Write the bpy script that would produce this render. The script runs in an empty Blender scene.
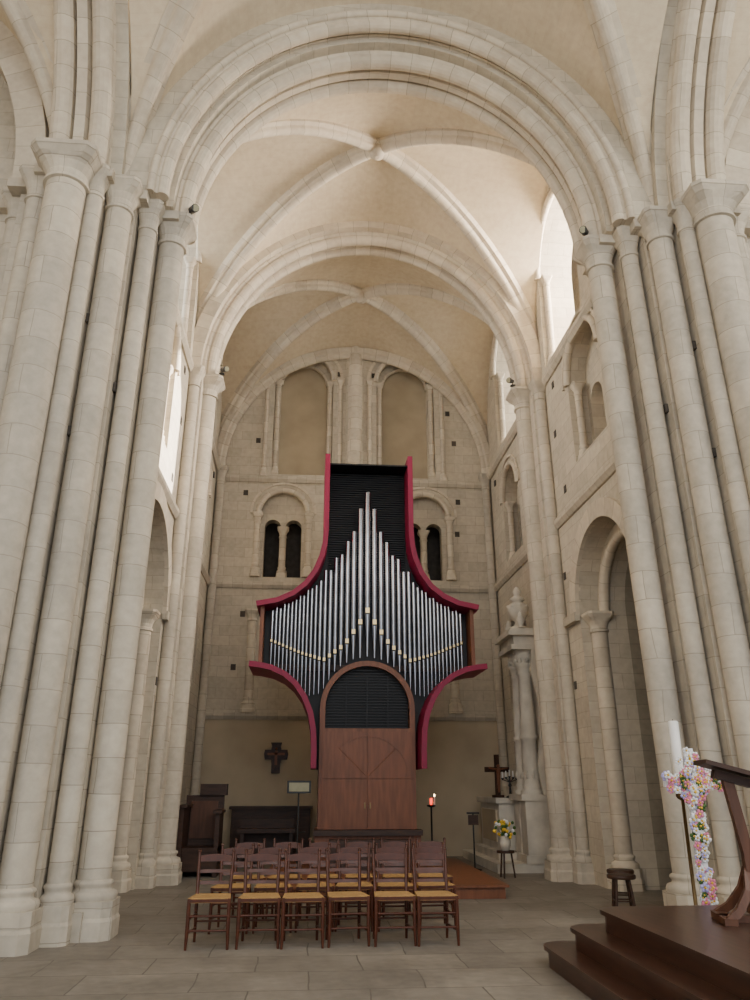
import bpy, math, random
from mathutils import Vector, Matrix
from mathutils.geometry import tessellate_polygon
random.seed(4)
pi=math.pi
Zv=Vector((0,0,1))
# ---------------------------------------------------------------- materials
def newmat(name):
    m=bpy.data.materials.new(name); m.use_nodes=True
    nt=m.node_tree; b=nt.nodes["Principled BSDF"]; return m,nt,b
def stone(name,c1,c2,mort,bw=.62,rh=.31,ms=.009,bump=.35,stain=.35,nscale=.6,stc=(.42,.38,.33,1)):
    m,nt,b=newmat(name); N=nt.nodes; L=nt.links
    uv=N.new("ShaderNodeUVMap"); br=N.new("ShaderNodeTexBrick")
    br.inputs["Scale"].default_value=1; br.inputs["Brick Width"].default_value=bw; br.inputs["Row Height"].default_value=rh
    br.inputs["Mortar Size"].default_value=ms; br.inputs["Mortar Smooth"].default_value=.4
    br.inputs["Color1"].default_value=(*c1,1); br.inputs["Color2"].default_value=(*c2,1); br.inputs["Mortar"].default_value=(*mort,1)
    tc=N.new("ShaderNodeTexCoord")
    nz0=N.new("ShaderNodeTexNoise"); nz0.inputs["Scale"].default_value=1.1; nz0.inputs["Detail"].default_value=3; L.new(tc.outputs["Object"],nz0.inputs["Vector"])
    vm=N.new("ShaderNodeVectorMath"); vm.operation='MULTIPLY_ADD'; vm.inputs[1].default_value=(.08,.08,0)
    L.new(nz0.outputs["Color"],vm.inputs[0]); L.new(uv.outputs[0],vm.inputs[2]); L.new(vm.outputs[0],br.inputs["Vector"])
    n1=N.new("ShaderNodeTexNoise"); n1.inputs["Scale"].default_value=nscale; n1.inputs["Detail"].default_value=8; n1.inputs["Roughness"].default_value=.65
    L.new(tc.outputs["Object"],n1.inputs["Vector"])
    r1=N.new("ShaderNodeValToRGB"); r1.color_ramp.elements[0].position=.35; r1.color_ramp.elements[1].position=.62
    L.new(n1.outputs["Fac"],r1.inputs[0])
    mul=N.new("ShaderNodeMath"); mul.operation='MULTIPLY_ADD'; mul.inputs[1].default_value=-stain; mul.inputs[2].default_value=stain
    L.new(r1.outputs[0],mul.inputs[0])
    mx=N.new("ShaderNodeMixRGB"); mx.inputs[2].default_value=stc; L.new(mul.outputs[0],mx.inputs[0]); L.new(br.outputs["Color"],mx.inputs[1])
    n2=N.new("ShaderNodeTexNoise"); n2.inputs["Scale"].default_value=9; n2.inputs["Detail"].default_value=8; L.new(tc.outputs["Object"],n2.inputs["Vector"])
    mx2=N.new("ShaderNodeMixRGB"); mx2.blend_type='OVERLAY'; mx2.inputs[0].default_value=.22
    L.new(mx.outputs[0],mx2.inputs[1]); L.new(n2.outputs["Fac"],mx2.inputs[2]); L.new(mx2.outputs[0],b.inputs["Base Color"])
    b.inputs["Roughness"].default_value=.92; b.inputs["Specular IOR Level"].default_value=.15
    inv=N.new("ShaderNodeMath"); inv.operation='MULTIPLY_ADD'; inv.inputs[1].default_value=-1.0
    L.new(br.outputs["Fac"],inv.inputs[0]); 
    n2m=N.new("ShaderNodeMath"); n2m.operation='MULTIPLY'; n2m.inputs[1].default_value=.5; L.new(n2.outputs["Fac"],n2m.inputs[0]); L.new(n2m.outputs[0],inv.inputs[2])
    bp=N.new("ShaderNodeBump"); bp.inputs["Strength"].default_value=bump; bp.inputs["Distance"].default_value=.02
    L.new(inv.outputs[0],bp.inputs["Height"]); L.new(bp.outputs[0],b.inputs["Normal"])
    return m
def plain(name,col,rough=.6,metal=0,var=.15,scale=8,bump=0,spec=.4,stretch=None):
    m,nt,b=newmat(name); N=nt.nodes; L=nt.links
    tc=N.new("ShaderNodeTexCoord"); n=N.new("ShaderNodeTexNoise"); n.inputs["Scale"].default_value=scale; n.inputs["Detail"].default_value=6
    if stretch:
        mp=N.new("ShaderNodeMapping"); mp.inputs["Scale"].default_value=stretch; L.new(tc.outputs["Object"],mp.inputs[0]); L.new(mp.outputs[0],n.inputs["Vector"])
    else: L.new(tc.outputs["Object"],n.inputs["Vector"])
    r=N.new("ShaderNodeValToRGB")
    r.color_ramp.elements[0].color=(*[c*(1-var) for c in col],1); r.color_ramp.elements[1].color=(*[min(1,c*(1+var)) for c in col],1)
    r.color_ramp.elements[0].position=.3; r.color_ramp.elements[1].position=.7
    L.new(n.outputs["Fac"],r.inputs[0]); L.new(r.outputs[0],b.inputs["Base Color"])
    b.inputs["Roughness"].default_value=rough; b.inputs["Metallic"].default_value=metal; b.inputs["Specular IOR Level"].default_value=spec
    if bump:
        bp=N.new("ShaderNodeBump"); bp.inputs["Strength"].default_value=bump; bp.inputs["Distance"].default_value=.01
        L.new(n.outputs["Fac"],bp.inputs["Height"]); L.new(bp.outputs[0],b.inputs["Normal"])
    return m
def emis(name,col,s):
    m,nt,b=newmat(name); b.inputs["Base Color"].default_value=(*col,1); b.inputs["Emission Color"].default_value=(*col,1); b.inputs["Emission Strength"].default_value=s; return m

M_pier=stone("pier_limestone",(.62,.545,.425),(.50,.44,.345),(.36,.31,.24),bw=.8,rh=.38,ms=.006,bump=.3,stain=.55,nscale=.55,stc=(.34,.31,.26,1))
M_wall=stone("wall_ashlar",(.60,.53,.41),(.50,.44,.34),(.42,.365,.285),bw=.5,rh=.25,ms=.007,bump=.3,stain=.4,nscale=.7,stc=(.38,.34,.275,1))
M_wall_shade=stone("wall_ashlar_shade",(.36,.31,.235),(.30,.26,.20),(.24,.21,.16),bw=.5,rh=.25,ms=.007,bump=.3,stain=.5,nscale=.7,stc=(.20,.18,.14,1))  # darker copy of the wall stone, recess shade put into its colour
M_arch=stone("arch_voussoir",(.67,.585,.45),(.52,.445,.34),(.40,.34,.25),bw=1.7,rh=.33,ms=.007,bump=.3,stain=.35,nscale=.8,stc=(.42,.37,.30,1))
M_web=stone("vault_plaster",(.66,.555,.395),(.625,.525,.375),(.60,.50,.355),bw=.7,rh=.16,ms=.004,bump=.1,stain=.55,stc=(.49,.395,.265,1),nscale=.4)
M_floor=stone("floor_flagstone",(.285,.255,.212),(.215,.192,.16),(.12,.105,.085),bw=.95,rh=.66,ms=.008,bump=.25,stain=.75,stc=(.155,.138,.115,1),nscale=1.1)
M_floor.node_tree.nodes["Principled BSDF"].inputs["Roughness"].default_value=.55
M_plast=plain("wall_plaster_tan",(.46,.38,.265),.9,var=.1,scale=1.2,spec=.1)
M_plast2=plain("blocked_window_plaster",(.43,.36,.25),.9,var=.12,scale=1.5,spec=.1)
M_wood=plain("organ_oak",(.20,.072,.032),.45,var=.22,scale=3,stretch=(6,6,.7))
M_wood2=plain("dark_oak",(.05,.023,.013),.5,var=.3,scale=4,stretch=(1,5,5))
M_plat=plain("platform_oak",(.052,.022,.013),.3,var=.35,scale=3,stretch=(8,1,8))
M_chair=plain("chair_beech",(.07,.019,.008),.34,var=.3,scale=10)
M_rush=plain("rush_straw",(.42,.25,.09),.8,var=.3,scale=30,bump=.4,stretch=(1,5,1))
M_red=plain("organ_crimson",(.25,.006,.045),.5,var=.06)
M_black=plain("organ_black",(.005,.005,.006),.5,var=.2)
M_blk=plain("black_metal",(.02,.02,.02),.4,metal=.3)
M_tin=plain("pipe_tin",(.38,.39,.42),.2,metal=1,var=.12,scale=3)
M_gold=plain("pipe_mouth_gilt",(.66,.50,.25),.35,metal=.7,var=.1)
M_white=plain("altar_white_stone",(.55,.50,.41),.75,var=.18,scale=3)
M_wax=plain("candle_wax",(.85,.83,.78),.5,var=.04)
M_pink=plain("flower_pink",(.75,.25,.38),.7); M_fwhite=plain("flower_white",(.85,.85,.86),.7,var=.05); M_blue=plain("flower_lilac",(.45,.42,.75),.7)
M_yel=plain("flower_yellow",(.80,.52,.04),.7); M_green=plain("leaf_green",(.06,.13,.03),.7)
M_brass=plain("brass",(.25,.17,.08),.4,metal=1)
M_dark=plain("passage_shadow_stone",(.07,.06,.05),.95,var=.2)  # near-black colour stands for shade in the passage and putlog holes
M_icon=plain("icon_painted_wood",(.05,.025,.018),.5,var=.5,scale=14)
M_red_em=emis("sanctuary_red_glow",(1,.05,.02),3); M_flame=emis("candle_flame",(1,.75,.4),14)
M_silver=plain("stand_reflector",(.28,.26,.16),.5,metal=.2)

# ---------------------------------------------------------------- builder
class MB:
    def __init__(s): s.v=[];s.f=[];s.uv=[];s.m=[];s.sm=[];s.mats=[]
    def mi(s,mat):
        if mat not in s.mats: s.mats.append(mat)
        return s.mats.index(mat)
    def add(s,vs,fs,mat,uvs=None,smooth=False):
        o=len(s.v); vs=[Vector(v) for v in vs]; s.v+=vs; k=s.mi(mat)
        for i,f in enumerate(fs):
            s.f.append([a+o for a in f])
            if uvs: s.uv.append(uvs[i])
            else:
                a,b,c=vs[f[0]],vs[f[1]],vs[f[2]]; n=(b-a).cross(c-a)
                ax=max(range(3),key=lambda q:abs(n[q]))
                if ax==0: s.uv.append([(vs[q].y,vs[q].z) for q in f])
                elif ax==1: s.uv.append([(vs[q].x,vs[q].z) for q in f])
                else: s.uv.append([(vs[q].x,vs[q].y) for q in f])
            s.m.append(k); s.sm.append(smooth)
    def box(s,lo,hi,mat,mtx=None):
        x0,y0,z0=lo;x1,y1,z1=hi
        v=[(x0,y0,z0),(x1,y0,z0),(x1,y1,z0),(x0,y1,z0),(x0,y0,z1),(x1,y0,z1),(x1,y1,z1),(x0,y1,z1)]
        if mtx: v=[mtx@Vector(p) for p in v]
        s.add(v,[(0,3,2,1),(4,5,6,7),(0,1,5,4),(1,2,6,5),(2,3,7,6),(3,0,4,7)],mat)
    def prism(s,poly,z0,z1,mat,axis='z'):
        n=len(poly)
        def P(a,b,c):
            return (a,b,c) if axis=='z' else ((a,c,b) if axis=='y' else (c,a,b))
        vs=[P(a,b,z0) for a,b in poly]+[P(a,b,z1) for a,b in poly]
        t=tessellate_polygon([[Vector((a,b,0)) for a,b in poly]])
        fs=[tuple(q) for q in t]+[tuple(i+n for i in q[::-1]) for q in t]
        uv=[[poly[i] for i in q] for q in t]+[[poly[i] for i in q[::-1]] for q in t]
        L=0
        for i in range(n):
            j=(i+1)%n; d=math.dist(poly[i],poly[j]); fs.append((i,j,j+n,i+n)); uv.append([(L,z0),(L+d,z0),(L+d,z1),(L,z1)]); L+=d
        s.add(vs,fs,mat,uv)
    def layer(s,O,U,N,outline,holes,t,mat):
        O=Vector(O);U=Vector(U);N=Vector(N)
        loops=[outline]+holes; flat=[p for l in loops for p in l]; n=len(flat)
        tr=tessellate_polygon([[Vector((a,b,0)) for a,b in l] for l in loops])
        vs=[O+U*a+Zv*b for a,b in flat]+[O+U*a+Zv*b+N*t for a,b in flat]
        fs=[];uv=[]
        for q in tr:
            fs.append(tuple(q)); uv.append([flat[i] for i in q])
            fs.append(tuple(i+n for i in q[::-1])); uv.append([flat[i] for i in q[::-1]])
        k=0
        for l in loops:
            L=0
            for i in range(len(l)):
                j=(i+1)%len(l); d=math.dist(l[i],l[j])
                fs.append((k+i,k+j,k+j+n,k+i+n)); uv.append([(0,L),(0,L+d),(t,L+d),(t,L)]); L+=d
            k+=len(l)
        s.add(vs,fs,mat,uv)
    def lathe(s,cx,cy,prof,mat,n=20,sq=None,smooth=True,a0=0,cap=True):
        vs=[];fs=[];uv=[]
        for k,(r,z) in enumerate(prof):
            e=2 if not sq else sq[k]
            for i in range(n):
                a=2*pi*i/n+a0; c,q=math.cos(a),math.sin(a)
                f=(abs(c)**e+abs(q)**e)**(-1/e)
                vs.append((cx+r*f*c,cy+r*f*q,z))
        R=max(p[0] for p in prof); uo=(cx*7.3+cy*3.1)%1
        for k in range(len(prof)-1):
            for i in range(n):
                j=(i+1)%n
                fs.append((k*n+i,k*n+j,(k+1)*n+j,(k+1)*n+i))
                z0=prof[k][1]+uo;z1=prof[k+1][1]+uo
                uv.append([(2*pi*R*i/n,z0),(2*pi*R*(i+1)/n,z0),(2*pi*R*(i+1)/n,z1),(2*pi*R*i/n,z1)])
        s.add(vs,fs,mat,uv,smooth)
        if cap:
            K=(len(prof)-1)*n
            s.add([vs[i] for i in range(n)],[tuple(range(n))[::-1]],mat)
            s.add([vs[K+i] for i in range(n)],[tuple(range(n))],mat)
    def tube(s,p0,p1,r0,r1,mat,n=8,smooth=True):
        p0=Vector(p0);p1=Vector(p1);d=(p1-p0).normalized()
        a=d.orthogonal().normalized(); b=d.cross(a)
        vs=[p0+(a*math.cos(2*pi*i/n)+b*math.sin(2*pi*i/n))*r0 for i in range(n)]+[p1+(a*math.cos(2*pi*i/n)+b*math.sin(2*pi*i/n))*r1 for i in range(n)]
        fs=[(i,(i+1)%n,(i+1)%n+n,i+n) for i in range(n)]
        s.add(vs,fs,mat,None,smooth); s.add(vs,[tuple(range(n))[::-1],tuple(range(n,2*n))],mat)
    def sweep(s,pts,side,prof,mat,smooth=False,uvoff=0):
        side=Vector(side).normalized(); pts=[Vector(p) for p in pts]; m=len(prof); n=len(pts)
        vs=[];Ls=[0]
        for i,p in enumerate(pts):
            t=(pts[min(i+1,n-1)]-pts[max(i-1,0)]).normalized(); nn=t.cross(side).normalized()
            for (a,b) in prof: vs.append(p+nn*a+side*b)
            if i: Ls.append(Ls[-1]+(p-pts[i-1]).length)
        per=[0]
        for i in range(m): per.append(per[-1]+math.dist(prof[i],prof[(i+1)%m]))
        fs=[];uv=[]
        for i in range(n-1):
            for j in range(m):
                j2=(j+1)%m
                fs.append((i*m+j,i*m+j2,(i+1)*m+j2,(i+1)*m+j))
                uv.append([(per[j],Ls[i]+uvoff),(per[j+1],Ls[i]+uvoff),(per[j+1],Ls[i+1]+uvoff),(per[j],Ls[i+1]+uvoff)])
        s.add(vs,fs,mat,uv,smooth)
        s.add(vs[:m],[tuple(range(m))],mat); s.add(vs[-m:],[tuple(range(m))[::-1]],mat)
    def blob(s,c,r,mat,n=6,sc=(1,1,1)):
        vs=[];fs=[];c=Vector(c); h=4
        for k in range(h+1):
            th=pi*k/h
            for i in range(n):
                a=2*pi*i/n; vs.append(c+Vector((r*sc[0]*math.sin(th)*math.cos(a),r*sc[1]*math.sin(th)*math.sin(a),r*sc[2]*math.cos(th))))
        for k in range(h):
            for i in range(n): fs.append((k*n+i,(k+1)*n+i,(k+1)*n+(i+1)%n,k*n+(i+1)%n))
        s.add(vs,fs,mat,None,True)
    def lean(s,k,sg,z1=9.35):
        # walls and piers of the old church splay outward towards the ground
        for v in s.v:
            if v.z<z1: v.x+=sg*k*(z1-max(v.z,0))/z1
    def mesh(s,name,recalc=True):
        me=bpy.data.meshes.new(name); me.from_pydata([tuple(v) for v in s.v],[],s.f)
        for m in s.mats: me.materials.append(m)
        ul=me.uv_layers.new(name="UVMap"); data=[]
        for u in s.uv:
            for a in u: data+= [a[0],a[1]]
        ul.data.foreach_set("uv",data)
        me.polygons.foreach_set("material_index",s.m); me.polygons.foreach_set("use_smooth",s.sm)
        if recalc:
            import bmesh
            bm=bmesh.new(); bm.from_mesh(me); bmesh.ops.recalc_face_normals(bm,faces=bm.faces[:]); bm.to_mesh(me); bm.free()
        me.update(); return me
    def build(s,name,parent=None,loc=None,rotz=0,recalc=True):
        o=bpy.data.objects.new(name,s.mesh(name,recalc)); bpy.context.scene.collection.objects.link(o)
        if parent: o.parent=parent
        if loc: o.location=loc
        o.rotation_euler=(0,0,rotz)
        return o
def empty(name,loc=(0,0,0)):
    e=bpy.data.objects.new(name,None); e.empty_display_size=.2; e.location=loc; bpy.context.scene.collection.objects.link(e); return e

def archp(c,hw,z0,zs,n=18):
    return [(c-hw,z0),(c+hw,z0)]+[(c+hw*math.cos(pi*i/n),zs+hw*math.sin(pi*i/n)) for i in range(n+1)]
def rollprof(w,h,r):
    P=[(h,-w/2),(r*1.9,-w/2),(r*1.5,-w/2+r*.25)]
    for i in range(9):
        f=math.radians(-100+200*i/8); P.append((r-r*math.cos(f),-w/2+r+r*math.sin(f)))
    P+=[(r*1.5,-w/2+2*r+.01),(r*.55,-w/2+2*r+.05)]
    return P+[(a,-b) for a,b in P[::-1]]
def ribprof(w,h):
    r=w*.28
    P=[(h,-w/2),(h*.5,-w/2),(h*.38,-r*1.05)]
    for i in range(5):
        f=math.radians(-90+90*i/4); P.append((r-r*math.cos(f),r*math.sin(f)))
    return P+[(a,-b) for a,b in P[-2::-1]]
def circ(r,n=10,c=(0,0)): return [(c[0]+r*math.cos(2*pi*i/n),c[1]+r*math.sin(2*pi*i/n)) for i in range(n)]
def xarc(R,y,z=9.35,n=40,cx=0,dz=0): return [(cx-R*math.cos(pi*i/n),y,z+(R+dz)*math.sin(pi*i/n)) for i in range(n+1)]
def yarc(R,x,cy,z,n=24): return [(x,cy-R*math.cos(pi*i/n),z+R*math.sin(pi*i/n)) for i in range(n+1)]

SP=9.35
def shaft(mb,x,y,r,z0=0,z1=SP,mat=None,base=True,cap=True,ch=.42,bh=.5,plinth=True,n=18):
    mat=mat or M_pier
    zb=z0
    if base:
        w=r*1.5
        if plinth: 
            mb.lathe(x,y,[(w*1.06,z0),(w*1.06,z0+bh*.3),(w,z0+bh*.36),(w,z0+bh*.62)],mat,16,[12]*4,False,a0=pi/16)
        zz=z0+bh*.62
        pr=[(w*.98,zz),(w*1.02,zz+.04),(w*.96,zz+.08),(r*1.12,zz+.1),(r*1.1,zz+.13),(r*1.22,zz+.155),(r*1.2,zz+.18),(r,zz+.2)]
        mb.lathe(x,y,pr,mat,n); zb=zz+.18
    zc=z1-ch if cap else z1
    mb.lathe(x,y,[(r,zb),(r,zc)],mat,n)
    if cap:
        w=r*1.45
        k=[(r,zc),(r*1.16,zc+.01),(r*1.16,zc+.05),(r*1.02,zc+.06),(r*1.06,zc+ch*.35),(r*1.22,zc+ch*.55),(w*.98,zc+ch*.7),(w*1.0,zc+ch*.72),(w*1.12,zc+ch*.85),(w*1.16,zc+ch*.87),(w*1.16,z1)]
        mb.lathe(x,y,k,mat,24,[2,2,2,2,2.2,3,6,12,12,12,12],False,a0=pi/24)

def web(cx,cy,a,b,H,D,z0=SP,n=26,mat=M_web):
    mb=MB(); S=[math.sin(pi/2*i/n) for i in range(-n,n+1)]; N=2*n+1; vs=[];fs=[];uv=[]
    def z(u,v): return z0+H*math.sqrt(max(0,1-min(u*u,v*v)))+D*(1-u*u)*(1-v*v)
    for i in range(N):
        for j in range(N): vs.append((cx+a*S[i],cy+b*S[j],z(S[i],S[j])))
    for i in range(N-1):
        for j in range(N-1):
            idx=[i*N+j,(i+1)*N+j,(i+1)*N+j+1,i*N+j+1]
            I=[(i,j),(i+1,j),(i+1,j+1),(i,j+1)]
            mu=abs(S[i]+S[i+1])<abs(S[j]+S[j+1])
            def w2(k):
                ii,jj=I[k]; u,v=S[ii],S[jj]
                return (b*v,a*math.asin(u)) if mu else (a*u,b*math.asin(v))
            if (S[i]+S[i+1])*(S[j]+S[j+1])>0: T=[(0,1,2),(0,2,3)]
            else: T=[(0,1,3),(1,2,3)]
            for t in T: fs.append(tuple(idx[k] for k in t)); uv.append([w2(k) for k in t])
    mb.add(vs,fs,mat,uv,True)
    return mb
def diag(cx,cy,a,b,H,D,sx,z0=SP,n=40,off=-.12):
    P=[]
    for i in range(n+1):
        t=-math.cos(pi*i/n); P.append((cx+sx*a*t,cy+b*t,z0+(H+off)*math.sqrt(max(0,1-t*t))+D*(1-t*t)**2))
    h=Vector((sx*a,b,0)).normalized(); return P,Zv.cross(h)

# ---------------------------------------------------------------- floor
mb=MB(); mb.box((-14.5,-9,-.3),(14.5,21,0),M_floor); mb.build("floor")

# ---------------------------------------------------------------- side walls
B1,B2=12.2,17.1
for s in (-1,1):
    mb=MB()
    side="right" if s>0 else "left"
    U=(0,1,0);N=(s,0,0)
    def rect(y0,y1,z0,z1): return [(y0,z0),(y1,z0),(y1,z1),(y0,z1)]
    AC=11.95 if s>0 else 12.25; AH=1.32 if s>0 else 1.5; AI=AH-.22; C1=12.7
    hA=[archp(AC,AH,-.2,4.35),archp(11.85,.8,7.0,8.55),archp(C1,1.12,9.6,11.75),
        archp(17.2,.72,6.6,8.1),archp(B2,.95,9.6,11.75)]
    hB=[archp(AC,AI,-.2,4.35),archp(11.85-.37,.29,7.0,8.1),archp(11.85+.37,.29,7.0,8.1),archp(C1,1.12,9.6,11.75),
        archp(17.2-.34,.27,6.6,7.8),archp(17.2+.34,.27,6.6,7.8),archp(B2,.95,9.6,11.75)]
    if s>0: hA.append(archp(17.5,1.0,1.0,4.3))
    else: hA+= [archp(17.0,.85,-.2,2.2),archp(17.2,.9,3.6,4.6)]
    mb.layer((s*3.6,0,0),U,N,rect(10.0,19.9,-.3,14.6),hA,.35,M_wall)
    mb.layer((s*3.95,0,0),U,N,rect(10.0,19.9,-.3,14.6),hB,.4,M_wall)
    XA=5.4 if s>0 else 7.4
    mb.layer((s*4.35,0,0),U,N,rect(10.0,20.9,-.3,6.25),[archp(AC,AI,-.2,4.35)],XA-4.35,M_wall_shade)
    mb.layer((s*4.9,0,0),U,N,rect(10.0,20.9,6.25,14.6),[archp(C1,1.0,9.65,11.75),archp(B2,.75,9.8,11.8)],.3,M_wall)
    for z,y0,y1,e in ((6.25,10.1,19.3,.09),(9.3,10.1,19.3,.09)):
        mb.prism([(s*3.62,z-.1),(s*(3.6-e*.4),z-.1),(s*(3.6-e),z-.02),(s*(3.6-e),z+.06),(s*3.62,z+.06)],y0,y1,M_wall,'y')
    for y0,y1 in ((10.05,AC-AH),(AC+AH,14.15),(14.85,16.4)):
        mb.box((min(s*3.62,s*3.5),y0,4.25),(max(s*3.62,s*3.5),y1,4.4),M_wall)
    mb.sweep(yarc(AH,s*3.58,AC,4.35),(-1,0,0),[(0,-.05),(.3,-.05),(.3,.05),(0,.05)],M_arch)
    mb.sweep(yarc(AI,s*3.98,AC,4.35),(-1,0,0),circ(.09),M_arch,True)
    for (c,hw,zs) in ((11.85,.8,8.55),(C1,1.12,11.75),(17.2,.72,8.1),(B2,.95,11.75)):
        mb.sweep(yarc(hw+.02,s*3.6,c,zs,18),(-1,0,0),circ(.07),M_arch,True)
        mb.sweep(yarc(hw+.16,s*3.59,c,zs,18),(-1,0,0),[(0,-.03),(.06,-.03),(.06,.03),(0,.03)],M_arch)
    for y in (AC-AH+.15,AC+AH-.15):
        shaft(mb,s*3.86,y,.14,0,4.35,M_arch,ch=.35)
    shaft(mb,s*4.15,11.85,.085,7.0,8.15,M_arch,ch=.25,bh=.2)
    for c,hw,z0,zs in ((11.85,.72,7.0,8.55),(17.2,.65,6.6,8.1),(C1,1.04,9.6,11.75),(B2,.88,9.6,11.75)):
        for q in (-1,1): shaft(mb,s*3.75,c+q*hw,.07,z0,zs,M_arch,ch=.25,bh=.2,n=12)
    shaft(mb,s*4.15,17.2,.08,6.6,7.85,M_arch,ch=.25,bh=.2)
    n=14; R=AI+.3; vs=[];fs=[];uv=[]
    rows=[(R,-.1),(R,4.4)]+[(R*math.cos(pi/2*k/6),4.4+R*math.sin(pi/2*k/6)) for k in range(1,7)]
    for r,z in rows:
        for i in range(n+1):
            a=-pi/2+pi*i/n; vs.append((s*(XA+r*math.cos(a)),AC+r*math.sin(a),z))
    L=0
    for k in range(len(rows)-1):
        d=math.dist(rows[k],rows[k+1])
        for i in range(n):
            fs.append((k*(n+1)+i,k*(n+1)+i+1,(k+1)*(n+1)+i+1,(k+1)*(n+1)+i)); w=R*pi/n
            uv.append([(w*i,L),(w*i+w,L),(w*i+w,L+d),(w*i,L+d)])
        L+=d
    mb.add(vs,fs,M_wall_shade,uv,False)
    for a in (-35,25): shaft(mb,s*(XA+(R-.05)*math.cos(math.radians(a))),AC+(R-.05)*math.sin(math.radians(a)),.14,0,4.4,M_wall_shade,ch=.3)
    mb.prism([(s*3.62,14.08),(s*3.36,14.08),(s*3.36,14.92),(s*3.62,14.92)],0,SP,M_pier)
    shaft(mb,s*3.30,14.5,.19,0,SP,M_pier)
    for y in (14.02,14.98): shaft(mb,s*3.5,y,.11,0,SP,M_pier)
    shaft(mb,s*3.5,19.2,.1,0,SP,M_pier)
    for y,z in ((13.35,6.75),(13.6,8.0),(13.85,5.2),(13.85,3.2),(15.4,8.6),(18.6,8.9),(15.5,5.6),(13.45,9.0),(10.9,6.6)):
        mb.box((min(s*3.59,s*3.62),y-.06,z-.07),(max(s*3.59,s*3.62),y+.06,z+.07),M_dark)
    mb.lean(.12 if s>0 else .1,s)
    mb.build("wall_"+side)

# ---------------------------------------------------------------- back wall
mb=MB(); U=(1,0,0);N=(0,1,0)
Rr=[(-3.9,3.05),(3.9,3.05),(3.9,14.6),(-3.9,14.6)]
hA=[];hB=[]
for c in (-1.42,1.38):
    hA+=[archp(c,.8,9.25,12.1)]; hB+=[archp(c,.64,9.25,12.05)]
for c in (-1.85,1.85):
    hA+=[archp(c,.62,6.45,8.15)]; hB+=[archp(c-.27,.21,6.45,7.85),archp(c+.27,.21,6.45,7.85)]
mb.layer((0,19.3,0),U,N,Rr,hA,.25,M_wall)
mb.layer((0,19.55,0),U,N,Rr,hB,.3,M_wall)
mb.box((-3.9,19.28,-.2),(3.9,19.85,3.05),M_plast)
for c in (-1.42,1.38):
    mb.box((c-.7,19.72,9.2),(c+.7,19.8,12.75),M_plast2)
    mb.sweep(xarc(.82,19.3,12.1,20,c),(0,1,0),circ(.07),M_arch,True)
    mb.sweep(xarc(1.0,19.3,12.1,20,c),(0,1,0),[(0,-.04),(.08,-.04),(.08,.04),(0,.04)],M_arch)
    mb.sweep(xarc(.64,19.56,12.05,20,c),(0,1,0),circ(.05),M_arch,True)
    for q in (-1,1):
        shaft(mb,c+q*.72,19.42,.07,9.25,12.1,M_arch,ch=.25,bh=.2,n=12)
        shaft(mb,c+q*1.0,19.28,.06,9.16,12.1,M_arch,ch=.25,bh=.2,n=12)
for c in (-1.85,1.85):
    mb.sweep(xarc(.64,19.3,8.15,20,c),(0,1,0),circ(.07),M_arch,True)
    mb.sweep(xarc(.8,19.3,8.15,20,c),(0,1,0),[(0,-.04),(.06,-.04),(.06,.04),(0,.04)],M_arch)
    shaft(mb,c,19.6,.09,6.45,7.85,M_arch,ch=.28,bh=.25)
    for q in (-1,1):
        shaft(mb,c+q*.66,19.3,.08,6.45,8.15,M_arch,ch=.28,bh=.25)
for x in (-2.5,2.5): shaft(mb,x,19.3,.11,3.14,5.6,M_arch,ch=.28,bh=.25)
for z in (3.08,6.25,9.1):
    mb.prism([(19.32,z-.1),(19.25,z-.1),(19.2,z-.02),(19.2,z+.06),(19.32,z+.06)],-3.75,3.75,M_wall,'x')
mb.lathe(-.02,19.28,[(.2,9.16),(.2,13.3)],M_arch,16)
mb.box((-.26,19.22,9.16),(.22,19.35,13.1),M_wall)
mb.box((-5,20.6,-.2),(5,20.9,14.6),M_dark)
for (x,z) in ((-2.9,4.2),(-2.6,10.2),(2.7,10.3),(2.75,8.6),(2.7,7.7),(-2.75,5.5),(2.75,5.2),(-2.85,8.7),(-.5,9.0),(2.55,11.2),(-.45,12.3),(.5,12.3)): mb.box((x-.06,19.285,z-.07),(x+.06,19.31,z+.07),M_dark)
mb.build("wall_back")

# ---------------------------------------------------------------- piers
for s in (-1,1):
    mb=MB()
    core=[(4.6,10.15),(3.42,10.15),(3.42,9.5),(3.66,9.5),(3.66,9.15),(4.02,9.15),(4.02,8.75),(4.75,8.75),(4.75,9.05),(5.2,9.05),(5.2,9.5),(6.2,9.5),(6.2,10.5),(4.6,10.5)]
    c=[(s*a,b) for a,b in core]
    if s<0: c=c[::-1]
    mb.prism(c,0,SP+1,M_pier)
    big=[(4.6,10.2),(3.12,10.2),(3.12,9.38),(3.5,9.38),(3.5,9.0),(3.88,9.0),(3.88,8.6),(4.9,8.6),(4.9,8.9),(5.35,8.9),(5.35,9.35),(6.2,9.35),(6.2,10.5),(4.6,10.5)]
    c=[(s*a,b) for a,b in big]
    if s<0: c=c[::-1]
    mb.prism(c,SP-.14,SP,M_pier)
    c2=[(a+s*.12,b) for a,b in c]; mb.prism(c2,0,.28,M_pier)
    for (x,y,r) in ((3.24 if s<0 else 3.19,9.7,.18),(3.52,9.36,.12),(3.84,9.0,.17),(4.1,8.72,.11),(4.42,8.56,.25),(4.88,8.88,.15),(5.3,9.32,.14)):
        shaft(mb,s*x,y,r,0,SP,M_pier,ch=.45,bh=.6)
    for x,y,z in ((4.02,8.95,5.6),(4.02,8.95,7.2),(3.66,9.3,6.4)):
        mb.box((s*x-.03,y-.04,z-.06),(s*x+.03,y+.04,z+.06),M_dark)
    mb.lean(.24 if s>0 else .12,s)
    mb.build("compound_pier")

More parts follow.
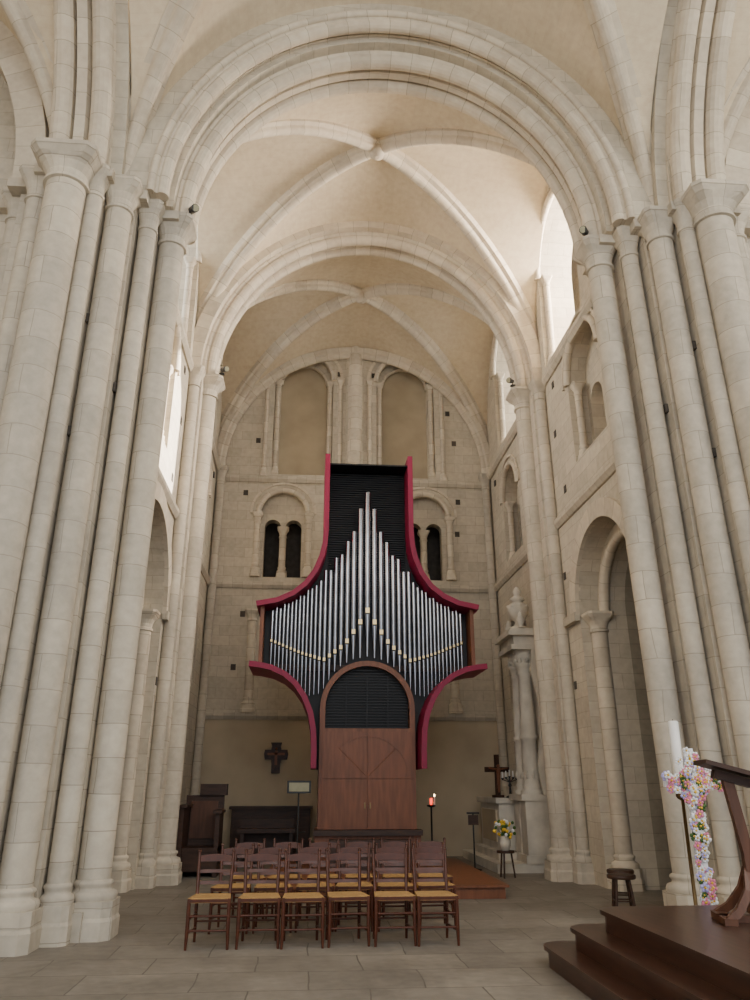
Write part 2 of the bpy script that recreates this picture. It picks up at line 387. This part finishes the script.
# ---------------------------------------------------------------- arches
mb=MB()
def archwall(R,y,t,X=4.7,dz=.3):
    out=[(-X,SP),(-R,SP)]+[(-R*math.cos(pi*i/40),SP+(R+dz)*math.sin(pi*i/40)) for i in range(1,40)]+[(R,SP),(X,SP),(X,15.4),(-X,15.4)]
    mb.layer((0,y,0),(1,0,0),(0,1,0),out,[],t,M_wall)
archwall(3.4,9.03,.27); archwall(3.2,9.3,.85)
mb.sweep(xarc(2.98,9.8,dz=.3),(0,1,0),rollprof(.7,.34,.12),M_arch,False)
mb.sweep(xarc(3.23,9.25,dz=.3),(0,1,0),rollprof(.46,.26,.1),M_arch,False)
mb.sweep(xarc(3.47,9.02,dz=.3),(0,1,0),circ(.06),M_arch,True)
mb.build("crossing_arch")
mb=MB()
mb.sweep(xarc(3.14,14.5,dz=.33),(0,1,0),rollprof(.6,.42,.12),M_arch)
mb.sweep(xarc(3.42,14.5,dz=.3),(0,1,0),[(0,-.45),(.28,-.45),(.28,.45),(0,.45)],M_arch)
mb.build("transverse_arch")
mb=MB()
mb.sweep(xarc(3.42,19.22),(0,1,0),ribprof(.26,.3),M_arch)
mb.build("wall_rib_back")

def vault(cx,cy,a,b,H,D,name,wr,hr,off=-.22):
    w=web(cx,cy,a,b,H,D)
    for sx in (-1,1):
        P,side=diag(cx,cy,a,b,H,D,sx,off=off)
        w.sweep(P,side,ribprof(wr,hr),M_arch)
    zc=SP+H+D
    w.lathe(cx,cy,[(.04,zc-.3),(.13,zc-.26),(.16,zc-.15),(.16,zc)],M_arch,16)
    w.build(name,recalc=False)
vault(0,12.25,3.62,2.1,3.75,.5,"ceiling_vault",.34,.3)
vault(0,17.1,3.62,2.25,3.65,.5,"ceiling_vault",.32,.3)
vault(0,4.38,3.82,4.68,4.0,.8,"ceiling_vault_crossing",.4,.4,-.3)
for s in (-1,1):
    vault(s*9.2,4.3,4.4,4.65,4.35,.5,"ceiling_vault_nave",.4,.4)
    mb=MB()
    P=[(s*4.42,4.3-4.3*math.cos(pi*i/40),SP+4.2*math.sin(pi*i/40)) for i in range(41)]
    mb.sweep(P,(-1,0,0),rollprof(.8,.5,.14),M_arch)
    out=[(9.0,SP),(8.9,SP)]+[(4.3+4.6*math.cos(pi*i/40),SP+4.5*math.sin(pi*i/40)) for i in range(1,40)]+[(-.3,SP),(-.4,SP),(-.4,15.4),(9.0,15.4)]
    mb.layer((s*3.85,0,0),(0,1,0),(s,0,0),out,[],.95,M_wall)
    mb.build("nave_arch")
    mb=MB()
    o4=[(s*5.0,-.2),(s*13.8,-.2),(s*13.8,15.4),(s*5.0,15.4)]
    mb.layer((0,9.62,0),(1,0,0),(0,1,0),o4,[archp(s*8.9,2.6,1,SP+.2)],.35,M_wall)
    mb.layer((0,9.97,0),(1,0,0),(0,1,0),o4,[archp(s*8.9,1.0,5,8.5)],.3,M_wall_shade)
    mb.layer((0,10.35,0),(1,0,0),(0,1,0),o4,[],.3,M_wall_shade)
    mb.sweep(xarc(2.65,9.57,SP+.2,30,s*8.9),(0,1,0),circ(.13),M_arch,True)
    mb.sweep(xarc(3.9,9.2,SP,30,s*9.2,.3),(0,1,0),[(0,-.3),(.4,-.3),(.4,.3),(0,.3)],M_arch)
    x0,x1=sorted((s*13.7,s*14.1)); mb.box((x0,-5,-.2),(x1,11.2,15.4),M_wall)  # unseen end walls; the right one is added to keep the sun out
    mb.build("wall_nave_"+("right" if s>0 else "left"))

# ---------------------------------------------------------------- organ
E=empty("pipe_organ",(0.06,0,0.03))
upper=[(.86,7.99),(.86,7.4),(.86,6.8),(.86,6.35),(.88,6.05),(.94,5.78),(1.06,5.48),(1.24,5.22),(1.48,5.02),(1.78,4.88),(2.18,4.8)]
lower=[(2.24,3.62),(2.05,3.6),(1.82,3.55),(1.58,3.44),(1.37,3.27),(1.2,3.03),(1.08,2.75),(1.02,2.45),(1.0,2.1),(1.0,1.78)]
def ribbon(mb,pts,th,y0,y1,mat,sx):
    n=len(pts); P=[Vector((a,b)) for a,b in pts]; out=[];inn=[]
    for i,p in enumerate(P):
        t=(P[min(i+1,n-1)]-P[max(i-1,0)]).normalized(); nn=Vector((-t.y,t.x))
        out.append(p+nn*th/2); inn.append(p-nn*th/2)
    poly=[(sx*q.x,q.y) for q in out+inn[::-1]]
    mb.prism(poly,y0,y1,mat,'y')
mb=MB()
for sx in (-1,1):
    ribbon(mb,upper,.1,14.98,16.1,M_red,sx); ribbon(mb,lower,.1,14.75,16.1,M_red,sx)
mb.build("curved_frame",E)
mb=MB()
half=[(0,7.95)]+[(a-.03,b) for a,b in upper]+[(2.1,4.7),(2.1,3.66)]+[(a-.03,b) for a,b in lower[1:]]+[(0,1.78)]
poly=half+[(-a,b) for a,b in half[-2:0:-1]]
mb.prism(poly,15.62,16.1,M_black,'y')
for i in range(60):
    z=5.0+i*.05
    if z<7.9: mb.box((-.8,15.56,z),(.8,15.62,z+.022),M_black)
mb.box((-.84,15.1,7.8),(.84,15.6,7.83),M_black)
mb.box((-2.1,15.55,3.62),(2.1,15.64,3.72),M_wood2)
mb.build("backing",E)
mb=MB()
for sx in (-1,1):
    mb.box((min(sx*2.03,sx*2.1),15.15,3.66),(max(sx*2.03,sx*2.1),15.62,4.82),M_wood)
out=[(-.9,.2),(.9,.2)]+[(.9*math.cos(pi*i/24),2.86+.9*math.sin(pi*i/24)) for i in range(25)]
mb.layer((0,15.2,0),(1,0,0),(0,1,0),out,[archp(0,.8,2.5,2.86,24)],.12,M_wood)
mb.prism([(a,b) for a,b in out],15.5,16.0,M_black,'y')
mb.box((-.9,15.3,.2),(-.8,16.0,2.9),M_wood); mb.box((.8,15.3,.2),(.9,16.0,2.9),M_wood)
for i in range(22):
    z=2.52+i*.053; w=.79 if z<2.86 else math.sqrt(max(0.01,.79**2-(z-2.86)**2))
    mb.box((-w,15.36,z),(w,15.4,z+.02),M_black)
for x in (-.4,0,.4): mb.box((x-.01,15.35,2.5),(x+.01,15.37,3.5),M_black)
for sx in (-1,1):
    x0,x1=sorted((sx*.006,sx*.83)); mb.box((x0,15.175,.75),(x1,15.22,1.6),M_wood); mb.box((x0,15.175,1.615),(x1,15.22,2.44),M_wood)
pts=[(-.76*math.cos(pi*i/24),15.175,1.64+.72*math.sin(pi*i/24)) for i in range(25)]
mb.sweep(pts,(0,1,0),[(-.01,-.012),(.01,-.012),(.01,.012),(-.01,.012)],M_wood)
for a in (45,135):
    c,q=math.cos(math.radians(a)),math.sin(math.radians(a))
    mb.tube((.02*c,15.175,1.64+.02*q),(.75*c,15.175,1.64+.71*q),.008,.008,M_wood,6)
for sx in (-1,1):
    mb.box((sx*.05-.01,15.12,1.1),(sx*.05+.01,15.175,1.2),M_brass)
mb.box((-.95,15.0,.15),(.95,16.0,.75),M_wood)
mb.box((-.97,14.9,.66),(.97,15.2,.75),M_wood2)
mb.box((-.7,14.4,.15),(.7,14.75,.62),M_wood2)
mb.build("case",E)
def interp(T,x):
    for (a,b),(c,d) in zip(T,T[1:]):
        if x<=c: return b+(d-b)*(x-a)/(c-a)
    return T[-1][1]
Ttop=[(0,7.28),(.14,6.92),(.28,6.4),(.45,6.02),(.65,5.72),(1.0,5.28),(1.4,4.97),(2.1,4.62)]
Tm=[(0,4.72),(.15,4.48),(.45,4.05),(.85,3.76),(1.3,3.9),(2.1,4.22)]
Tb=[(0,3.86),(.3,3.8),(.6,3.62),(.9,3.15),(1.15,3.1),(1.4,3.38),(1.7,3.58),(2.1,3.66)]
mb=MB()
xs=[0];x=0
while True:
    rr=max(.031,.064-.028*x); x+=2*rr+.014
    if x>1.95: break
    xs.append(x)
for sx in (-1,1):
    for k,x in enumerate(xs):
        if sx>0 and k==0: continue
        r=max(.029,.062-.028*x); top=interp(Ttop,x)+(.1 if k%2 and k>1 else 0)*(1 if x<.9 else .3)-(.03 if (k%3==0 and k) else 0)
        m=interp(Tm,x); bt=interp(Tb,x); X=sx*x; Y=15.36
        mb.lathe(X,Y,[(r*.35,bt),(r*.98,m-.05),(r,m-.04),(r,top)],M_tin,14)
        mb.lathe(X,Y,[(r*.9,top-.001),(r*.9,top+.003)],M_black,12)
        mb.box((X-r*.62,Y-r*1.06,m-.03),(X+r*.62,Y-r*.7,m+r*1.6),M_gold)
        mb.box((X-r*.62,Y-r*1.09,m-.03),(X+r*.62,Y-r*.7,m-.005),M_black)
mb.build("pipes",E)
mb=MB(); mb.box((-1.6,12.3,0),(1.85,16.6,.15),M_wood); mb.box((-1.65,12.25,.15),(1.9,16.6,.18),M_wood)
mb.build("organ_platform")

# ---------------------------------------------------------------- chairs
def chair_mesh():
    mb=MB(); h=.45
    fl=(-.2,-.2);fr=(.2,-.2);bl=(-.17,.19);br=(.17,.19)
    for (x,y) in (fl,fr):
        mb.tube((x*1.03,y,0),(x,y,.2),.014,.02,M_chair); mb.tube((x,y,.2),(x,y,h+.01),.02,.018,M_chair)
    for (x,y) in (bl,br):
        mb.tube((x*1.02,y+.05,0),(x,y,.3),.014,.019,M_chair); mb.tube((x,y,.3),(x,y,h),.019,.019,M_chair)
        mb.tube((x,y,h),(x*1.08,y+.08,.86),.019,.014,M_chair); mb.blob((x*1.08,y+.08,.865),.019,M_chair)
    for z in (.14,.27):
        mb.tube((-.2,-.2,z+.03),(.2,-.2,z+.03),.011,.011,M_chair,6)
        for sx in (-1,1): mb.tube((sx*.2,-.2,z),(sx*.17,.2,z),.011,.011,M_chair,6)
    mb.tube((-.17,.2,.2),(.17,.2,.2),.011,.011,M_chair,6)
    mb.box((-.215,-.215,h-.025),(.215,-.19,h+.005),M_chair)
    V=[(-.215,-.21,h+.012),(.215,-.21,h+.012),(.18,.19,h+.012),(-.18,.19,h+.012),(0,0,h-.002)]
    W=[(a,b,h-.03) for a,b,c in V[:4]]
    mb.add(V+W,[(0,1,4),(1,2,4),(2,3,4),(3,0,4),(0,5,6,1),(1,6,7,2),(2,7,8,3),(3,8,5,0),(8,7,6,5)],M_rush)
    for z,hh in ((.56,.032),(.67,.032),(.79,.055)):
        f=(z-h)/(.87-h); y=.19+.08*f; X=.17*(1+.08*f); n=8; vs=[];fs=[]
        for i in range(n+1):
            u=-1+2*i/n; yy=y+.03*(1-u*u); zz=.018*(1-u*u) if z>.7 else 0
            for dy,dz in ((-.007,-hh/2),(.007,-hh/2),(.007+.008,hh/2+zz),(-.007+.008,hh/2+zz)): vs.append((X*u,yy+dy,z+dz))
        for i in range(n):
            for j in range(4): fs.append((i*4+j,i*4+(j+1)%4,(i+1)*4+(j+1)%4,(i+1)*4+j))
        mb.add(vs,fs,M_chair)
    return mb.mesh("rush_seat_chair")
cm=chair_mesh()
def chair(x,y,rz):
    o=bpy.data.objects.new("rush_seat_chair",cm); bpy.context.scene.collection.objects.link(o); o.location=(x,y,0); o.rotation_euler=(0,0,rz)
for i,x in enumerate((-2.0,-1.5,-1.06,-.6,-.11,.33)): chair(x,9.12+random.uniform(-.03,.03),random.uniform(-.07,.07)+.06)
for i,x in enumerate((-1.86,-1.4,-.93,-.47,0,.46)): chair(x,10.0+random.uniform(-.03,.03),random.uniform(-.07,.07))
for i,x in enumerate((-1.75,-1.28,-.8,-.33,.14,.6)): chair(x,10.9,random.uniform(-.06,.06))

# ---------------------------------------------------------------- wooden platform with steps (front right)
mb=MB()
def rrect(x0,y1,x1=6.5,y0=1.5,r=.22):
    P=[(x1,y0),(x1,y1)]
    for i in range(7):
        a=pi/2+pi/2*i/6; P.append((x0+r+r*math.cos(a),y1-r+r*math.sin(a)))
    P.append((x0,y0)); return P
for k,(x0,y1) in enumerate(((1.14,8.1),(1.34,7.9),(1.55,7.68))):
    z=.17*(k+1)
    mb.prism(rrect(x0+.03,y1-.03),z-.17,z-.035,M_plat); mb.prism(rrect(x0,y1),z-.035,z,M_plat)
mb.build("wooden_stepped_platform")

# lectern
mb=MB()
def fb(c,u,v,su,sv,th,mat):
    c=Vector(c);u=Vector(u).normalized();v=Vector(v).normalized();n=u.cross(v)
    M=Matrix.Translation(c)@Matrix((u,v,n)).transposed().to_4x4(); mb.box((-su/2,-sv/2,-th/2),(su/2,sv/2,th/2),mat,M)
fb((.12,0,1.13),(1,.0,-.28),(0,1,0),.62,.5,.035,M_wood2)
fb((.42,0,1.08),(.28,0,1),(0,1,0),.07,.5,.03,M_wood2)
fb((.06,0,1.08),(1,0,-.28),(0,1,0),.3,.14,.07,M_wood2)
P=[(.02,0,1.08),(.06,0,.8),(.1,0,.5),(.1,0,.25),(.08,0,.06)]
M_lec=plain("lectern_oak",(.10,.04,.02),.45,var=.25,scale=3,stretch=(6,6,.7))
mb.sweep(P,(0,1,0),[(-.04,-.05),(.04,-.05),(.04,.05),(-.04,.05)],M_lec)
for sy in (-1,1):
    P=[(-.16,sy*.2,.03),(-.06,sy*.16,.1),(.04,sy*.1,.24),(.08,0,.4)]
    mb.sweep(P,(0,1,0),[(-.03,-.03),(.03,-.03),(.03,.03),(-.03,.03)],M_lec)
P=[(.34,0,.03),(.26,0,.1),(.16,0,.25),(.1,0,.42)]
mb.sweep(P,(0,1,0),[(-.03,-.03),(.03,-.03),(.03,.03),(-.03,.03)],M_lec)
mb.box((-.2,-.24,0),(-.1,.24,.05),M_lec); mb.box((-.2,-.05,0),(.4,.05,.05),M_lec)
mb.build("wooden_lectern",None,(2.47,6.75,.512),-.25)

# flower cross
mb=MB(); mb.box((-.05,-.03,.05),(.05,.03,1.9),M_fwhite); mb.box((-.28,-.03,1.52),(.28,.03,1.64),M_fwhite)
mb.box((-.2,-.2,0),(.2,.2,.06),M_wood2)
pos=[(random.uniform(-.06,.06),random.uniform(.45,1.88)) for _ in range(130)]+[(random.uniform(-.29,.29),1.56+random.uniform(-.08,.08)) for _ in range(90)]+[(random.gauss(0,.08),1.56+random.gauss(0,.09)) for _ in range(50)]
for x,z in pos:
    m=random.choice([M_fwhite,M_fwhite,M_fwhite,M_fwhite,M_pink,M_pink,M_blue,M_green]); r=random.uniform(.016,.03); y=-.05-random.uniform(0,.04)
    for k in range(5):
        a=k*2*pi/5+x*40; mb.blob((x+r*math.cos(a),y,z+r*math.sin(a)),r*.7,m,5,(1,.5,1))
    mb.blob((x,y-.012,z),r*.45,M_yel,5)
mb.build("flower_covered_cross",None,(2.93,8.32,0),-.15)
mb=MB(); mb.lathe(0,0,[(.16,0),(.16,.03),(.05,.07),(.02,.12),(.018,1.38),(.05,1.4),(.065,1.42),(.065,1.45)],M_brass,14)
mb.lathe(0,0,[(.055,1.45),(.055,2.2),(.04,2.21)],M_wax,16); mb.tube((0,0,2.2),(0,0,2.23),.004,.003,M_blk,5)
mb.build("paschal_candle",None,(3.0,8.72,0))
for (x,y) in ((3.0,10.75),(3.22,11.35)):
    mb=MB(); mb.lathe(0,0,[(.17,.41),(.18,.42),(.18,.45),(.17,.46)],M_wood2,18)
    for k in range(4):
        a=k*pi/2+.6; mb.tube((.17*math.cos(a),.17*math.sin(a),0),(.11*math.cos(a),.11*math.sin(a),.42),.017,.02,M_wood2)
    for k in range(4):
        a=k*pi/2+.6;b=a+pi/2; mb.tube((.15*math.cos(a),.15*math.sin(a),.16),(.15*math.cos(b),.15*math.sin(b),.16),.01,.01,M_wood2,6)
    mb.build("wooden_stool",None,(x,y,0))

# ---------------------------------------------------------------- altar (right, second bay)
mb=MB()
mb.box((2.5,15.6,0),(3.6,19.0,.16),M_white); mb.box((2.7,16.3,.16),(3.6,18.8,.3),M_white)
mb.box((2.85,16.75,.3),(3.6,18.5,1.18),M_white); mb.box((2.78,16.68,1.18),(3.62,18.58,1.28),M_white)
mb.box((2.82,16.95,.45),(2.86,18.25,1.05),M_plast)
mb.box((3.35,16.8,1.28),(3.62,18.4,1.5),M_white)
for y in (15.8,16.3):
    mb.box((3.05,y-.24,.16),(3.62,y+.24,.3),M_white); mb.box((3.1,y-.2,.3),(3.62,y+.2,1.25),M_white); mb.box((3.02,y-.25,1.25),(3.62,y+.25,1.36),M_white)
    mb.lathe(3.3,y,[(.21,1.36),(.22,1.42),(.16,1.46),(.19,1.52),(.15,1.56),(.165,1.9),(.15,2.35),(.18,2.38),(.18,2.44),(.15,2.47),(.145,3.0),(.135,3.6),(.16,3.64),(.14,3.69),(.16,3.76),(.2,3.84),(.15,3.88),(.22,4.0),(.17,4.03),(.23,4.1)],M_white,18)
    for k in range(8):
        a=k*pi/4; mb.blob((3.3+.17*math.cos(a),y+.17*math.sin(a),3.9),.05,M_white,6,(1,1,1.6)); mb.blob((3.3+.15*math.cos(a),y+.15*math.sin(a),1.72),.035,M_white,6,(1,1,2.5))
    mb.box((3.5,y-.2,1.36),(3.66,y+.2,4.1),M_white)
mb.box((2.98,15.48,4.1),(3.66,16.62,4.2),M_white); mb.box((3.04,15.53,4.2),(3.66,16.57,4.38),M_white); mb.box((2.92,15.42,4.38),(3.66,16.68,4.47),M_white); mb.box((2.97,15.47,4.47),(3.66,16.63,4.53),M_white)
mb.lathe(3.28,15.95,[(.19,4.53),(.19,4.62),(.1,4.66),(.07,4.74),(.12,4.78),(.2,4.88),(.23,5.0),(.22,5.08),(.12,5.14),(.1,5.17),(.16,5.2),(.15,5.24),(.06,5.3),(.09,5.38),(.06,5.45),(.01,5.5)],M_white,18)
for k in range(8):
    a=k*pi/4; mb.blob((3.28+.2*math.cos(a),15.95+.2*math.sin(a),5.05),.045,M_white,6)
for q in (-1,1): mb.lathe(3.2,15.97+q*.48,[(.08,4.53),(.05,4.58),(.1,4.68),(.05,4.78),(.06,4.8),(.01,4.88)],M_white,12)
for y in (15.52,16.58): mb.sweep([(3.5,y,1.36),(3.42,y,1.8),(3.52,y,2.6),(3.5,y,3.2),(3.4,y,3.7),(3.45,y,4.1)],(0,1,0),[(-.06,-.05),(.06,-.05),(.06,.05),(-.06,.05)],M_white)
mb.build("side_altar")
mb=MB()
mb.box((-.045,-.03,0),(.045,.03,.85),M_wood2); mb.box((-.28,-.03,.5),(.28,.03,.6),M_wood2); mb.box((-.1,-.08,0),(.1,.08,.05),M_wood2)
mb.blob((0,-.06,.62),.04,M_wood,8); mb.tube((0,-.06,.58),(0,-.05,.32),.05,.035,M_wood); mb.tube((0,-.05,.32),(0,-.05,.1),.035,.02,M_wood)
for q in (-1,1): mb.tube((0,-.055,.55),(q*.22,-.05,.58),.02,.014,M_wood,6)
mb.build("wooden_crucifix",None,(2.93,17.1,1.283),.3)
mb=MB()
mb.lathe(0,0,[(.09,0),(.09,.02),(.03,.05),(.02,.2),(.04,.24),(.02,.28),(.018,.4)],M_blk,12)
for q in (-2,-1,0,1,2):
    x=q*.09; z=.42-.02*abs(q)
    mb.tube((0,0,.3),(x,0,z-.03),.008,.008,M_blk,6); mb.lathe(x,0,[(.01,z-.04),(.03,z-.01),(.03,z)],M_blk,10); mb.lathe(x,0,[(.012,z),(.012,z+.12)],M_wax,8)
mb.build("candelabrum",None,(3.13,16.85,1.283),.4)
mb=MB(); mb.lathe(0,0,[(.16,.40),(.16,.44)],M_wood2,14)
for k in range(3):
    a=k*2.1; mb.tube((.15*math.cos(a),.15*math.sin(a),0),(.1*math.cos(a),.1*math.sin(a),.41),.015,.018,M_wood2)
mb.lathe(0,0,[(.06,.44),(.1,.5),(.11,.58),(.07,.66),(.08,.68)],M_white,14)
for i in range(60):
    a=random.uniform(0,2*pi);r=random.uniform(0,.2);z=.72+random.uniform(0,.25)-r*.4
    mb.blob((r*math.cos(a),r*math.sin(a),z),.03,random.choice([M_yel,M_yel,M_green,M_green,M_fwhite]),6)
    if i%3==0: mb.tube((0,0,.66),(r*math.cos(a),r*math.sin(a),z),.005,.004,M_green,5)
mb.build("flower_vase_on_stool",None,(2.5,14.9,0))
mb=MB(); mb.lathe(0,0,[(.14,0),(.14,.02),(.015,.04),(.015,1.0)],M_blk,12); mb.box((-.12,-.03,1.0),(.12,.03,1.03),M_blk); mb.box((-.1,-.02,.8),(.1,-.0,.98),M_wood2)
mb.build("notice_stand",None,(2.2,16.2,0))
mb=MB(); mb.lathe(0,0,[(.15,0),(.15,.02),(.02,.04),(.018,1.1),(.09,1.12),(.09,1.15)],M_blk,12); mb.lathe(0,0,[(.02,1.15),(.03,1.2),(.03,1.26),(.02,1.28)],M_red_em,12); mb.lathe(.07,0,[(.014,1.15),(.014,1.3)],M_wax,8); mb.blob((.07,0,1.33),.016,M_flame,6,(1,1,1.8))
mb.build("sanctuary_lamp_stand",None,(1.48,16.85,0))
mb=MB(); mb.lathe(0,0,[(.14,0),(.14,.02),(.015,.04),(.013,1.26)],M_blk,12); mb.box((-.2,-.02,1.22),(.2,.0,1.42),M_blk); mb.box((-.17,-.03,1.25),(.17,-.018,1.39),M_silver)
mb.tube((0,0,.6),(.12,-.05,.62),.008,.008,M_blk,6)
mb.build("music_stand",None,(-1.18,14.2,.18),.1)
mb=MB(); c=[(-.1,0),(.1,0),(.1,.2),(.12,.3),(.26,.3),(.28,.42),(.26,.52),(.12,.52),(.1,.6),(.13,.68),(-.13,.68),(-.1,.6),(-.12,.52),(-.26,.52),(-.28,.42),(-.26,.3),(-.12,.3),(-.1,.2)]
mb.prism(c,-.03,.02,M_icon,'y')
mb.box((-.03,-.05,.18),(.03,-.03,.5),M_wood); mb.box((-.2,-.05,.4),(.2,-.03,.45),M_wood); mb.blob((0,-.045,.54),.03,M_wood,8)
mb.build("painted_icon_cross",None,(-1.78,19.25,1.78))
mb=MB(); mb.box((-2.7,18.85,0),(-.95,19.2,1.02),M_wood2); mb.box((-2.75,18.78,1.02),(-.9,19.22,1.08),M_wood2)
for k in range(4): mb.box((-2.62+k*.43,18.82,.12),(-2.27+k*.43,18.86,.92),M_wood2)
mb.build("wooden_sideboard")
mb=MB(); mb.box((-2.45,17.5,.6),(-1.25,18.1,.68),M_wood2); mb.box((-2.4,17.95,.0),(-1.3,18.05,.6),M_wood2)
for x in (-2.38,-1.38): mb.box((x,17.55,0),(x+.07,17.62,.6),M_wood2)
mb.box((-2.4,17.9,.68),(-1.3,18.05,.86),M_wood2); mb.build("harmonium_table")
mb=MB()
mb.box((-3.3,16.0,0),(-2.6,16.08,1.35),M_wood2); mb.box((-3.3,15.2,0),(-3.22,16.0,1.15),M_wood2); mb.box((-2.68,15.4,0),(-2.6,16.0,1.05),M_wood2)
mb.box((-3.3,15.3,.42),(-2.6,16.0,.48),M_wood2); mb.box((-3.05,15.92,1.35),(-2.55,16.14,1.55),M_wood2)
mb.box((-3.3,15.12,1.15),(-3.16,16.0,1.2),M_wood2); mb.box((-2.72,15.3,1.05),(-2.56,16.0,1.1),M_wood2); mb.box((-3.3,15.32,.1),(-2.6,15.36,.42),M_wood2)
mb.box((-3.2,15.96,.6),(-2.7,16.0,1.25),M_lec)
mb.build("wooden_choir_stall")

def spot(x,y,z,dx):
    mb=MB(); mb.tube((0,0,0),(0,0,.1),.012,.012,M_blk); mb.tube((0,.05,.12),(dx*.1,-.1,.06),.05,.06,M_blk,12); mb.box((-.05,-.04,-.02),(.05,.04,0),M_blk)
    mb.tube((dx*.1,-.1,.06),(dx*.102,-.105,.058),.05,.05,M_silver,12)
    mb.build("spotlight",None,(x,y,z))
spot(-3.0,9.5,9.37,1); spot(2.98,9.5,9.37,-1); spot(-3.0,14.2,9.37,1); spot(3.0,14.2,9.37,-1)

# ---------------------------------------------------------------- light
w=bpy.data.worlds.new("World"); bpy.context.scene.world=w; w.use_nodes=True
bg=w.node_tree.nodes["Background"]; bg.inputs[0].default_value=(.86,.92,1,1); bg.inputs[1].default_value=1.55
def area(name,loc,tgt,sx,sy,P,col):
    l=bpy.data.lights.new(name,'AREA'); l.shape='RECTANGLE'; l.size=sx; l.size_y=sy; l.energy=P; l.color=col
    o=bpy.data.objects.new(name,l); bpy.context.scene.collection.objects.link(o); o.location=loc
    d=Vector(tgt)-Vector(loc); o.rotation_euler=d.to_track_quat('-Z','Y').to_euler(); return o
area("nave_daylight_fill",(0,-5,10),(0,12,9),8,4,480,(1,.98,.93))  # added soft fill behind the camera, for unseen nave windows
area("nave_arch_fill",(11,1,10),(-4,10,6),3,4,750,(1,.96,.89))  # added lamp to lift the arches; no window is built there
area("clerestory_light",(6.3,12.75,12.1),(-1.5,12.2,11.0),2.2,3.2,2500,(1,.89,.79))
area("clerestory_light",(-6.3,12.75,12.1),(1.5,12.2,11.2),2.2,3.2,350,(.92,.95,1))
area("clerestory_light",(6.3,17.1,11.9),(-1.5,17.1,9.5),1.6,3,380,(1,.96,.9))
area("clerestory_light",(-6.3,17.1,11.9),(1.5,17.1,9.5),1.6,3,200,(.95,.97,1))
su=bpy.data.lights.new("sun",'SUN'); su.energy=32; su.angle=.01; su.color=(1,.92,.85)
so=bpy.data.objects.new("sun",su); bpy.context.scene.collection.objects.link(so)
so.rotation_euler=Vector((-1,-.02,-.44)).to_track_quat('-Z','Y').to_euler()

# ---------------------------------------------------------------- camera
cam=bpy.data.cameras.new("camera"); co=bpy.data.objects.new("camera",cam); bpy.context.scene.collection.objects.link(co)
co.location=(-1.05,0,1.55); co.rotation_euler=(math.radians(110),0,math.radians(-4.7))
cam.lens=28.08; cam.sensor_width=36; cam.clip_start=.05
bpy.context.scene.camera=co
